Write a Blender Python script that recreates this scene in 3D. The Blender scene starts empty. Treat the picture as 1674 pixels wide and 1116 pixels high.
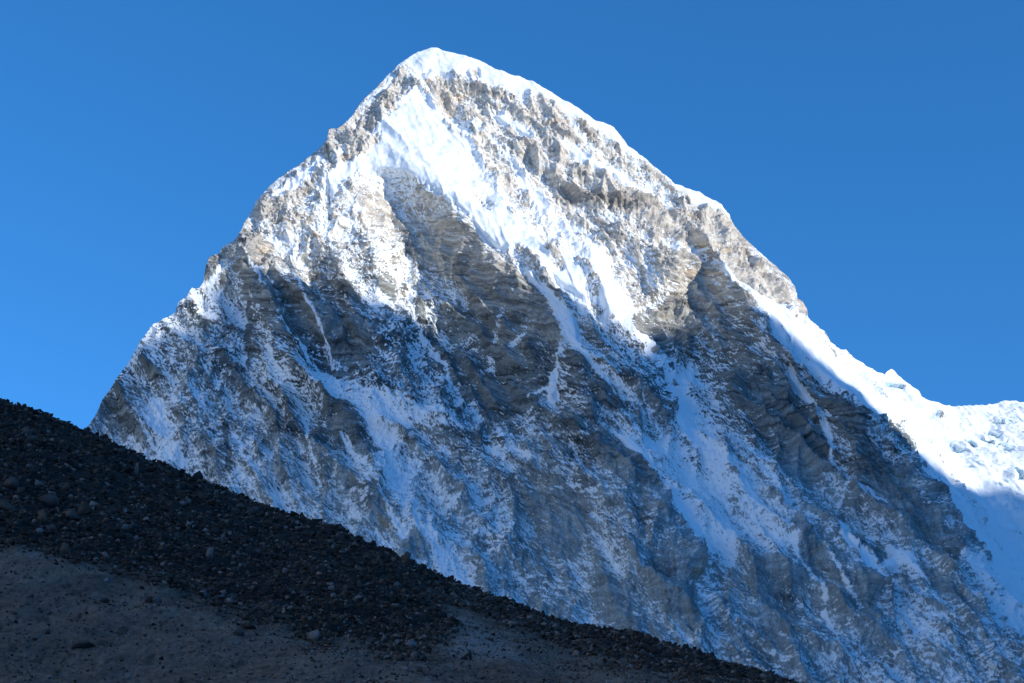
import bpy, bmesh, math, random, time
import numpy as np
from mathutils import Vector, Matrix, Euler

T0 = time.perf_counter()
SC = bpy.context.scene
COL = SC.collection

# ------------------------------------------------------------------ camera
PITCH = math.radians(13.0)
LENS = 50.0
FPX = LENS / 36.0 * 1674.0
cam_data = bpy.data.cameras.new("camera")
cam_data.lens = LENS
cam_data.sensor_width = 36.0
cam_data.clip_start = 0.5
cam_data.clip_end = 90000.0
cam = bpy.data.objects.new("camera", cam_data)
cam.location = (0, 0, 0)
cam.rotation_euler = (math.radians(90) + PITCH, 0, 0)
COL.objects.link(cam)
SC.camera = cam

# ------------------------------------------------------------------ light
SUN_AZ = math.radians(122.0)       # clockwise from the view direction (+Y)
SUN_EL = math.radians(16.0)
SUNV = np.array([math.sin(SUN_AZ) * math.cos(SUN_EL), math.cos(SUN_AZ) * math.cos(SUN_EL), math.sin(SUN_EL)])
world = bpy.data.worlds.new("World")
SC.world = world
world.use_nodes = True
wn = world.node_tree
bg = wn.nodes["Background"]
sky = wn.nodes.new("ShaderNodeTexSky")
sky.sky_type = 'NISHITA'
sky.sun_disc = False
sky.sun_elevation = SUN_EL
sky.sun_rotation = SUN_AZ
sky.altitude = 4500
sky.air_density = 1.0
sky.dust_density = 2.2
sky.ozone_density = 2.0
hsv = wn.nodes.new("ShaderNodeHueSaturation")
hsv.inputs["Saturation"].default_value = 1.275
wtc = wn.nodes.new("ShaderNodeTexCoord")
wup = wn.nodes.new("ShaderNodeVectorMath"); wup.operation = 'ADD'
wup.inputs[1].default_value = (0, 0, 0.32)
wn.links.new(wtc.outputs["Generated"], wup.inputs[0])
wnm = wn.nodes.new("ShaderNodeVectorMath"); wnm.operation = 'NORMALIZE'
wn.links.new(wup.outputs[0], wnm.inputs[0])
wn.links.new(wnm.outputs[0], sky.inputs["Vector"])
wn.links.new(sky.outputs[0], hsv.inputs["Color"])
wn.links.new(hsv.outputs[0], bg.inputs[0])
bg.inputs[1].default_value = 0.15
sun_data = bpy.data.lights.new("sun", 'SUN')
sun_data.energy = 2.0
sun_data.angle = math.radians(0.45)
sun_data.color = (1.0, 0.96, 0.895)
sun = bpy.data.objects.new("sun", sun_data)
sun.rotation_euler = Vector(SUNV).to_track_quat('Z', 'Y').to_euler()
sun.location = (3000, -2000, 3000)
COL.objects.link(sun)
SC.view_settings.view_transform = 'Standard'
SC.view_settings.look = 'None'
SC.view_settings.exposure = 1.2
SC.view_settings.gamma = 1.0

# ------------------------------------------------------------------ helpers
F32 = np.float32
_rng = np.random.default_rng(11)
_GA = (_rng.random((256, 256)) * 2 * math.pi).astype(F32)
_GX, _GY = np.cos(_GA), np.sin(_GA)


def perlin(x, y, seed=0):
    x = x + F32(seed * 17.31)
    y = y + F32(seed * 41.77)
    xf = np.floor(x); yf = np.floor(y)
    xi = xf.astype(np.int32); yi = yf.astype(np.int32)
    fx = (x - xf).astype(F32); fy = (y - yf).astype(F32)
    x0 = xi & 255; y0 = yi & 255; x1 = (xi + 1) & 255; y1 = (yi + 1) & 255
    u = fx * fx * fx * (fx * (fx * 6 - 15) + 10)
    v = fy * fy * fy * (fy * (fy * 6 - 15) + 10)
    a = _GX[x0, y0] * fx + _GY[x0, y0] * fy
    b = _GX[x1, y0] * (fx - 1) + _GY[x1, y0] * fy
    c = _GX[x0, y1] * fx + _GY[x0, y1] * (fy - 1)
    d = _GX[x1, y1] * (fx - 1) + _GY[x1, y1] * (fy - 1)
    a = a + u * (b - a); c = c + u * (d - c)
    return (a + v * (c - a)) * F32(1.41)


def fbm(x, y, octs=4, seed=0, gain=0.5):
    r = 0; amp = 1.0; tot = 0
    for o in range(octs):
        r = r + amp * perlin(x, y, seed + o * 3)
        tot += amp; amp *= gain
        x = x * F32(2.03); y = y * F32(2.03)
    return r / F32(tot)


def ridged(x, y, octs=4, seed=0, gain=0.5):
    r = 0; amp = 1.0; tot = 0; w = 1.0
    for o in range(octs):
        n = 1 - np.abs(perlin(x, y, seed + o * 3)) * F32(1.6)
        n = n * np.clip(w, 0.25, 1)
        w = n
        r = r + amp * n
        tot += amp; amp *= gain
        x = x * F32(2.07); y = y * F32(2.07)
    return r / F32(tot)


def worley(x, y, seed=0):
    """distance to nearest / second nearest cell point and a random value per cell"""
    xi = np.floor(x).astype(np.int32); yi = np.floor(y).astype(np.int32)
    d1 = np.full(x.shape, 9, F32); d2 = np.full(x.shape, 9, F32); idv = np.zeros(x.shape, F32)
    gx = np.zeros(x.shape, F32); gy = np.zeros(x.shape, F32)
    R = np.random.default_rng(100 + seed)
    PX = R.random((256, 256)).astype(F32); PY = R.random((256, 256)).astype(F32); PV = R.random((256, 256)).astype(F32)
    for dx in (-1, 0, 1):
        for dy in (-1, 0, 1):
            cx = xi + dx; cy = yi + dy
            ii = cx & 255; jj = cy & 255
            ex = cx + PX[ii, jj] - x; ey = cy + PY[ii, jj] - y
            d = np.sqrt(ex * ex + ey * ey).astype(F32)
            near = d < d1
            d2 = np.where(near, d1, np.minimum(d2, d))
            idv = np.where(near, PV[ii, jj], idv)
            gx = np.where(near, ex, gx); gy = np.where(near, ey, gy)
            d1 = np.where(near, d, d1)
    return d1, d2, idv, gx, gy


def sstep(e0, e1, x):
    t = np.clip((x - e0) / (e1 - e0), 0, 1)
    return t * t * (3 - 2 * t)


GRID_K = 1.0


def boxblur(a, r):
    r = max(1, int(round(r * GRID_K)))
    for ax in (0, 1):
        n = a.shape[ax]
        p = np.concatenate([np.take(a, [0] * (r + 1), axis=ax), a, np.take(a, [n - 1] * r, axis=ax)], axis=ax).astype(np.float64)
        c = np.cumsum(p, axis=ax)
        hi = np.take(c, np.arange(2 * r + 1, n + 2 * r + 1), axis=ax)
        lo = np.take(c, np.arange(0, n), axis=ax)
        a = ((hi - lo) / (2 * r + 1)).astype(F32)
    return a


def ray_to(px, py, Y):
    """world point at horizontal forward distance Y seen in direction (px, py) of the 1674x1116 photograph"""
    u = (px - 837.0) / FPX; v = (558.0 - py) / FPX
    ry = math.cos(PITCH) - v * math.sin(PITCH)
    rz = math.sin(PITCH) + v * math.cos(PITCH)
    k = Y / ry
    return u * k, Y + 0 * k, rz * k


def new_mesh(name, co, faces, smooth=True):
    me = bpy.data.meshes.new(name)
    nv = len(co); nf = len(faces); k = faces.shape[1]
    me.vertices.add(nv)
    me.vertices.foreach_set("co", np.ascontiguousarray(co, dtype=F32).ravel())
    me.loops.add(nf * k)
    me.loops.foreach_set("vertex_index", np.ascontiguousarray(faces, dtype=np.int32).ravel())
    me.polygons.add(nf)
    me.polygons.foreach_set("loop_start", np.arange(0, nf * k, k, dtype=np.int32))
    me.polygons.foreach_set("loop_total", np.full(nf, k, dtype=np.int32))
    if smooth:
        me.polygons.foreach_set("use_smooth", np.ones(nf, dtype=bool))
    me.update(calc_edges=True)
    return me


def fattr(me, name, val):
    a = me.attributes.new(name, 'FLOAT', 'POINT')
    a.data.foreach_set("value", np.ascontiguousarray(val, dtype=F32).ravel())


def cattr(me, name, rgb):
    n = len(me.vertices)
    c = np.ones((n, 4), F32); c[:, :3] = rgb.reshape(n, 3)
    a = me.attributes.new(name, 'FLOAT_COLOR', 'POINT')
    a.data.foreach_set("color", c.ravel())


def link(name, me, label=None, category=None, kind=None, group=None, parent=None):
    o = bpy.data.objects.new(name, me)
    COL.objects.link(o)
    if label: o["label"] = label
    if category: o["category"] = category
    if kind: o["kind"] = kind
    if group: o["group"] = group
    if parent: o.parent = parent
    return o


def grid_faces(nr, nc):
    i = np.arange(nr - 1)[:, None] * nc + np.arange(nc - 1)[None, :]
    i = i.ravel()
    return np.stack([i, i + nc, i + nc + 1, i + 1], 1)


# ------------------------------------------------------------------ materials
def nodes_of(mat):
    mat.use_nodes = True
    nt = mat.node_tree
    return nt, nt.nodes, nt.links, nt.nodes["Principled BSDF"]


def mountain_material():
    m = bpy.data.materials.new("snow_and_rock")
    nt, N, L, P = nodes_of(m)
    P.inputs["Roughness"].default_value = 0.85
    P.inputs["Specular IOR Level"].default_value = 0.15
    tc = N.new("ShaderNodeTexCoord")
    sn = N.new("ShaderNodeAttribute"); sn.attribute_name = "snow"
    rc = N.new("ShaderNodeAttribute"); rc.attribute_name = "rock"
    sc_ = N.new("ShaderNodeAttribute"); sc_.attribute_name = "snowcol"
    nz = N.new("ShaderNodeTexNoise"); nz.inputs["Scale"].default_value = 0.2
    nz.inputs["Detail"].default_value = 6; nz.inputs["Roughness"].default_value = 0.7
    L.new(tc.outputs["Object"], nz.inputs["Vector"])
    # rock colour varied at the scale of blocks
    mr = N.new("ShaderNodeMapRange")
    mr.inputs["From Min"].default_value = 0.3; mr.inputs["From Max"].default_value = 0.7
    mr.inputs["To Min"].default_value = 0.72; mr.inputs["To Max"].default_value = 1.25
    L.new(nz.outputs["Fac"], mr.inputs["Value"])
    mul = N.new("ShaderNodeVectorMath"); mul.operation = 'SCALE'
    L.new(rc.outputs["Color"], mul.inputs[0]); L.new(mr.outputs[0], mul.inputs["Scale"])
    # snow edge roughened
    ad = N.new("ShaderNodeMath"); ad.operation = 'MULTIPLY_ADD'
    L.new(nz.outputs["Fac"], ad.inputs[0]); ad.inputs[1].default_value = 1.0; ad.inputs[2].default_value = -0.5
    ad2 = N.new("ShaderNodeMath"); ad2.operation = 'ADD'
    L.new(ad.outputs[0], ad2.inputs[0]); L.new(sn.outputs["Fac"], ad2.inputs[1])
    st = N.new("ShaderNodeMapRange"); st.interpolation_type = 'SMOOTHSTEP'
    st.inputs["From Min"].default_value = 0.25; st.inputs["From Max"].default_value = 0.75
    L.new(ad2.outputs[0], st.inputs["Value"])
    mx = N.new("ShaderNodeMix"); mx.data_type = 'RGBA'
    L.new(st.outputs[0], mx.inputs["Factor"]); L.new(mul.outputs[0], mx.inputs["A"]); L.new(sc_.outputs["Color"], mx.inputs["B"])
    L.new(mx.outputs["Result"], P.inputs["Base Color"])
    bp = N.new("ShaderNodeBump"); bp.inputs["Distance"].default_value = 3.0
    inv = N.new("ShaderNodeMath"); inv.operation = 'MULTIPLY_ADD'
    L.new(st.outputs[0], inv.inputs[0]); inv.inputs[1].default_value = -0.5; inv.inputs[2].default_value = 0.58
    L.new(inv.outputs[0], bp.inputs["Strength"]); L.new(nz.outputs["Fac"], bp.inputs["Height"])
    L.new(bp.outputs[0], P.inputs["Normal"])
    return m


# ------------------------------------------------------------------ mountain: traced lines
SKYLINE = [(60, 800), (110, 742), (147, 692), (159, 671), (166, 652), (174, 641), (183, 632), (195, 614), (206, 598), (219, 578), (229, 559), (236, 548),
    (244, 536), (251, 529), (260, 526), (270, 521), (287, 511), (292, 497), (299, 490), (305, 486), (309, 476), (314, 469), (319, 471), (326, 469), (333, 459), (336, 438), (341, 421), (350, 417),
    (359, 415), (365, 404), (371, 399), (381, 395), (390, 387), (396, 372), (401, 360), (410, 345), (420, 331), (441, 303), (462, 287), (485, 272),
    (511, 251), (530, 235), (536, 228), (538, 212), (544, 209), (550, 210), (562, 202), (574, 188), (586, 170), (602, 155), (619, 138), (632, 123), (643, 115), (652, 104), (670, 92), (682, 84), (694, 80),
    (706, 77), (717, 78), (723, 82), (740, 86), (756, 89), (775, 96), (792, 102), (810, 113), (830, 120), (852, 125), (870, 132), (890, 144), (911, 156),
    (932, 168), (953, 180), (966, 191), (974, 197), (986, 200), (998, 205), (1008, 214), (1016, 223), (1028, 239), (1049, 254), (1064, 269), (1085, 283),
    (1103, 300), (1113, 303), (1126, 308), (1143, 315), (1159, 323), (1172, 330), (1180, 335), (1187, 342), (1191, 350), (1195, 359), (1204, 371), (1219, 388), (1246, 413), (1272, 437),
    (1290, 455), (1299, 469), (1303, 488), (1311, 493), (1319, 506), (1323, 518), (1344, 539), (1358, 556), (1368, 566), (1376, 571), (1384, 572), (1396, 584), (1404, 589),
    (1420, 599), (1433, 607), (1444, 613), (1449, 607), (1456, 603), (1463, 607), (1473, 617), (1489, 632), (1506, 645), (1523, 655), (1542, 661),
    (1562, 664), (1585, 664), (1604, 663), (1624, 659), (1643, 656), (1674, 655), (1720, 650), (1790, 660), (1870, 640)]
SKYLINE = np.array(SKYLINE, float)

# relief lines: (px, py, metres toward the viewer from the mean slope)
RELIEF = [
    # skyline, left to right
    [(60, 800, 60), (147, 692, 40), (195, 614, 40), (251, 529, 45), (314, 469, 50), (341, 421, 45), (401, 360, 55), (441, 303, 45), (511, 251, 30),
     (586, 170, 10), (643, 115, 0), (706, 78, 0)],
    [(706, 78, 0), (756, 89, -10), (822, 118, -30), (911, 156, -60), (998, 205, -90), (1064, 269, -115), (1126, 308, -135), (1191, 350, -150)],
    [(1191, 350, -150), (1246, 414, -150), (1299, 470, -150), (1344, 539, -180), (1383, 572, -270), (1456, 603, -420)],
    [(1456, 603, -420), (1562, 664, -560), (1674, 655, -640), (1870, 640, -760)],
    # rock band under the left skyline
    [(660, 130, 20), (600, 190, 36), (540, 250, 55), (480, 300, 70), (430, 350, 80)],
    # snow pyramid: apex and its lower left edge = crest of the central snow rib
    [(680, 138, 28), (660, 190, 52), (625, 235, 66), (612, 262, 74)],
    [(612, 268, 80), (660, 278, 98), (700, 296, 116), (722, 312, 130), (770, 352, 146), (810, 410, 152), (870, 468, 160), (920, 540, 166), (985, 640, 166), (1010, 700, 168), (1048, 737, 160)],
    # dark recessed face left of it
    [(634, 320, -10), (652, 390, -44), (660, 440, -54), (667, 480, -58), (674, 509, -52), (689, 551, -42), (730, 605, -24), (759, 656, 0), (789, 691, 20)],
    [(704, 345, 24), (734, 400, 6), (770, 470, 12), (812, 540, 40), (850, 600, 66), (870, 660, 90)],
    # right edge of the snow rib
    [(690, 142, 12), (722, 200, 18), (760, 262, 40), (800, 315, 62), (860, 352, 84), (920, 388, 98), (968, 420, 112), (1021, 488, 128), (1035, 517, 130), (1060, 575, 122), (1085, 640, 112), (1110, 720, 110)],
    # gully right of the snow rib
    [(735, 170, -12), (775, 215, 0), (830, 285, 0), (890, 325, 0), (940, 372, 8), (988, 415, 14), (1042, 490, 26), (1062, 530, 18), (1090, 590, 6), (1108, 640, 20), (1132, 700, 40)],
    # upper right rock face
    [(780, 125, -6), (850, 150, -14), (930, 210, -28), (990, 270, -36), (1050, 320, -52), (1110, 370, -66), (1140, 400, -70)],
    [(880, 270, 6), (940, 300, 6), (1000, 305, 0), (1060, 345, -6), (1090, 385, 6)],
    [(1000, 380, 22), (1060, 400, 22), (1104, 410, 24), (1108, 440, 28), (1075, 470, 30)],
    # corner cleft
    [(1156, 412, -74), (1150, 450, -72), (1146, 494, -64), (1134, 551, -50), (1126, 590, -34), (1118, 640, -6), (1130, 690, 20)],
    [(1122, 480, -56), (1100, 540, -44), (1105, 575, -24)],
    # right spur: crest
    [(1150, 350, -90), (1163, 403, 10), (1186, 436, 72), (1204, 458, 84), (1234, 491, 88), (1252, 524, 86), (1290, 556, 74), (1329, 596, 58), (1374, 640, 46),
     (1398, 668, 38), (1422, 702, 30), (1452, 724, 16), (1488, 758, 6), (1502, 788, 4), (1526, 830, 2), (1547, 852, 0), (1574, 896, 0), (1640, 980, -10), (1720, 1050, -20)],
    # snow slope behind the spur crest
    [(1176, 398, -60), (1214, 448, -6), (1252, 482, 6), (1274, 516, 8), (1308, 544, 0), (1347, 584, -10), (1394, 630, -22), (1418, 660, -30), (1442, 690, -45), (1474, 716, -56),
     (1510, 750, -66), (1524, 782, -72), (1548, 822, -75), (1570, 846, -80), (1598, 888, -90), (1660, 960, -100), (1740, 1030, -110)],
    [(1200, 400, -100), (1260, 455, -90), (1300, 510, -84), (1350, 565, -110), (1400, 618, -140), (1450, 662, -140), (1508, 734, -170), (1560, 800, -200), (1620, 880, -220), (1700, 960, -240)],
    # outcrop standing in the snow slope
    [(1452, 682, -104), (1474, 696, -104), (1503, 738, -120)],
    # glacier basin
    [(1440, 630, -420), (1500, 668, -430), (1560, 690, -500), (1620, 690, -560), (1680, 690, -580)],
    [(1480, 690, -330), (1540, 740, -360), (1610, 760, -400), (1690, 780, -430)],
    [(1570, 790, -300), (1640, 860, -330), (1720, 920, -350)],
    # left face of the spur
    [(1176, 480, -34), (1192, 520, -22), (1200, 580, 10), (1215, 650, 46), (1250, 720, 60), (1290, 800, 70)],
    [(1293, 608, 16), (1323, 653, 8), (1353, 694, 4), (1361, 763, 14), (1400, 830, 30)],
    [(1330, 620, 34), (1375, 690, 36), (1420, 770, 36), (1470, 850, 30), (1520, 900, 20)],
    # ribs on the left
    [(395, 392, 88), (401, 409, 104), (422, 447, 120), (434, 467, 126), (466, 515, 132), (508, 569, 132), (556, 625, 120), (610, 700, 110)],
    [(422, 420, 52), (446, 455, 50), (478, 500, 50), (522, 562, 62), (560, 606, 76)],
    [(475, 412, 108), (496, 479, 114), (520, 521, 114), (540, 560, 108), (556, 592, 100)],
    [(500, 420, 60), (524, 470, 46), (550, 520, 44), (578, 580, 56)],
    [(500, 330, 108), (530, 370, 112), (550, 420, 102), (570, 475, 90), (605, 540, 76), (640, 590, 70)],
    [(540, 288, 96), (575, 330, 100), (600, 370, 92), (618, 420, 76), (622, 470, 60), (615, 490, 56)],
    [(560, 380, 78), (580, 430, 66), (596, 475, 50)],
    [(625, 290, 40), (628, 320, 10)],
    [(450, 350, 96), (470, 390, 92), (478, 415, 90)],
    [(380, 420, 44), (400, 480, 26), (407, 540, 18), (407, 592, 30), (430, 660, 56)],
    [(330, 480, 62), (350, 560, 74), (340, 640, 74), (300, 700, 60)],
    [(250, 545, 56), (230, 640, 60), (200, 690, 50)],
    # shelf and lower left
    [(520, 590, 112), (610, 640, 108), (700, 668, 104), (774, 690, 96), (830, 720, 92)],
    [(560, 690, 122), (620, 760, 134), (660, 850, 140), (720, 950, 150)],
    [(640, 700, 92), (720, 780, 96), (760, 860, 104), (820, 960, 118)],
    [(840, 760, 84), (845, 820, 70), (855, 880, 86), (900, 960, 110)],
    [(930, 560, 150), (915, 610, 112), (900, 650, 100), (880, 690, 100)],
    [(945, 580, 172), (940, 650, 168), (960, 740, 168), (990, 800, 178), (1000, 880, 186)],
    [(900, 800, 116), (960, 830, 140)],
    [(1095, 800, 140), (1130, 850, 124), (1167, 908, 110), (1180, 960, 110)],
    [(1010, 760, 178), (1080, 820, 186), (1130, 900, 190), (1150, 980, 190)],
    [(1180, 740, 90), (1240, 800, 84), (1300, 860, 90), (1350, 940, 96)],
    [(1310, 880, 116), (1330, 920, 124), (1400, 930, 126), (1430, 960, 130), (1430, 1010, 116)],
    [(1484, 893, 56), (1537, 946, 66), (1568, 977, 72), (1620, 1022, 74), (1666, 1060, 70), (1720, 1110, 70)],
    [(1400, 880, 70), (1460, 960, 76), (1480, 1050, 96)],
    [(1220, 900, 150), (1230, 1000, 154)],
    [(60, 1250, 60), (300, 1250, 80), (600, 1250, 120), (900, 1250, 150), (1200, 1250, 160), (1500, 1250, 130), (1870, 1250, 60)],
    [(200, 800, 60), (350, 850, 80), (500, 850, 110), (560, 950, 120), (800, 1080, 140), (1000, 1060, 160), (1100, 1080, 165), (1300, 1060, 140), (1500, 1120, 110), (1700, 1180, 70)],
]


def base_Y(py):
    return 4650.0 + (py - 78.0) * (-1.349)


def resample(line, step=12.0):
    out = []
    for a, b in zip(line[:-1], line[1:]):
        n = max(1, int(math.hypot(b[0] - a[0], b[1] - a[1]) / step))
        for i in range(n):
            t = i / n
            out.append([a[k] + (b[k] - a[k]) * t for k in range(len(a))])
    out.append(list(line[-1]))
    return out


pts = []
for ln in RELIEF:
    pts += resample(ln, 14.0)
pts = np.array(pts)
_, uq = np.unique(np.round(pts[:, :2] / 5.0), axis=0, return_index=True)
pts = pts[uq]
_n = len(pts)
_D = np.sqrt(((pts[:, None, :2] - pts[None, :, :2]) ** 2).sum(-1))
_A = np.zeros((_n + 3, _n + 3))
_A[:_n, :_n] = -_D + np.eye(_n) * 1.5
_A[:_n, _n] = 1; _A[:_n, _n + 1:] = pts[:, :2] / 1000; _A[_n, :_n] = 1; _A[_n + 1:, :_n] = pts[:, :2].T / 1000
_w = np.linalg.solve(_A, np.concatenate([pts[:, 2], [0, 0, 0]]))
GX0, GY0, GS = 40, 40, 4.0
gx = np.arange(GX0, 1900, GS); gy = np.arange(GY0, 1280, GS)
QX, QY = np.meshgrid(gx, gy)
RG = _w[_n] + _w[_n + 1] * QX / 1000 + _w[_n + 2] * QY / 1000
for k in range(_n):
    RG -= _w[k] * np.sqrt((QX - pts[k, 0]) ** 2 + (QY - pts[k, 1]) ** 2)
RG = RG.astype(F32)


def bilin(G, x0, y0, s, x, y):
    fx = np.clip((x - x0) / s, 0, G.shape[1] - 1.001); fy = np.clip((y - y0) / s, 0, G.shape[0] - 1.001)
    ix = fx.astype(np.int32); iy = fy.astype(np.int32)
    u = (fx - ix).astype(F32); v = (fy - iy).astype(F32)
    return (G[iy, ix] * (1 - u) + G[iy, ix + 1] * u) * (1 - v) + (G[iy + 1, ix] * (1 - u) + G[iy + 1, ix + 1] * u) * v


def relief(px, py):
    return bilin(RG, GX0, GY0, GS, px, py)


# ------------------------------------------------------------------ mountain: snow cover (tenths) in cells of 50 px, from (125,75)
COVER_ROWS = {
    75:  (675, "999"),
    125: (575, "34688899"),
    175: (525, "433856445599"),
    225: (475, "44489995434579"),
    275: (425, "4566899965345633"),
    325: (375, "2457755798734464488"),
    375: (375, "25677543698885434566"),
    425: (275, "4454456654336896644543333"),
    475: (275, "665543455533378974336555"),
    525: (225, "6655443345432386643348777"),
    575: (175, "555554553454322575454369888"),
    625: (175, "356555676444323476485344899999"),
    675: (175, "367656668875445457586434479999 9".replace(" ", "")),
    725: (175, "5776565468655654477876433369999"),
    775: (225, "777666447756654346787644217998"),
    825: (275, "77777756766522355777664322899"),
    875: (325, "7777665775543664487636752388"),
    925: (325, "7777755677546653364523375479"),
    975: (325, "7777766766656543355452457657"),
    1025: (325, "7777766766665434554446557655"),
    1075: (325, "7777766766665434654547666655"),
    1125: (325, "7777766766665434654547666655"),
}
CV = np.full((22, 32), np.nan)
for r, (yy, (x0, s)) in enumerate(sorted(COVER_ROWS.items())):
    c0 = int((x0 - 125) / 50)
    for i, ch in enumerate(s):
        if c0 + i < 32: CV[r, c0 + i] = int(ch) / 10.0
    row = CV[r]; ok = np.where(~np.isnan(row))[0]
    CV[r] = np.interp(np.arange(32), ok, row[ok])
CV = np.clip(CV, 0, 1).astype(F32)

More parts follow.
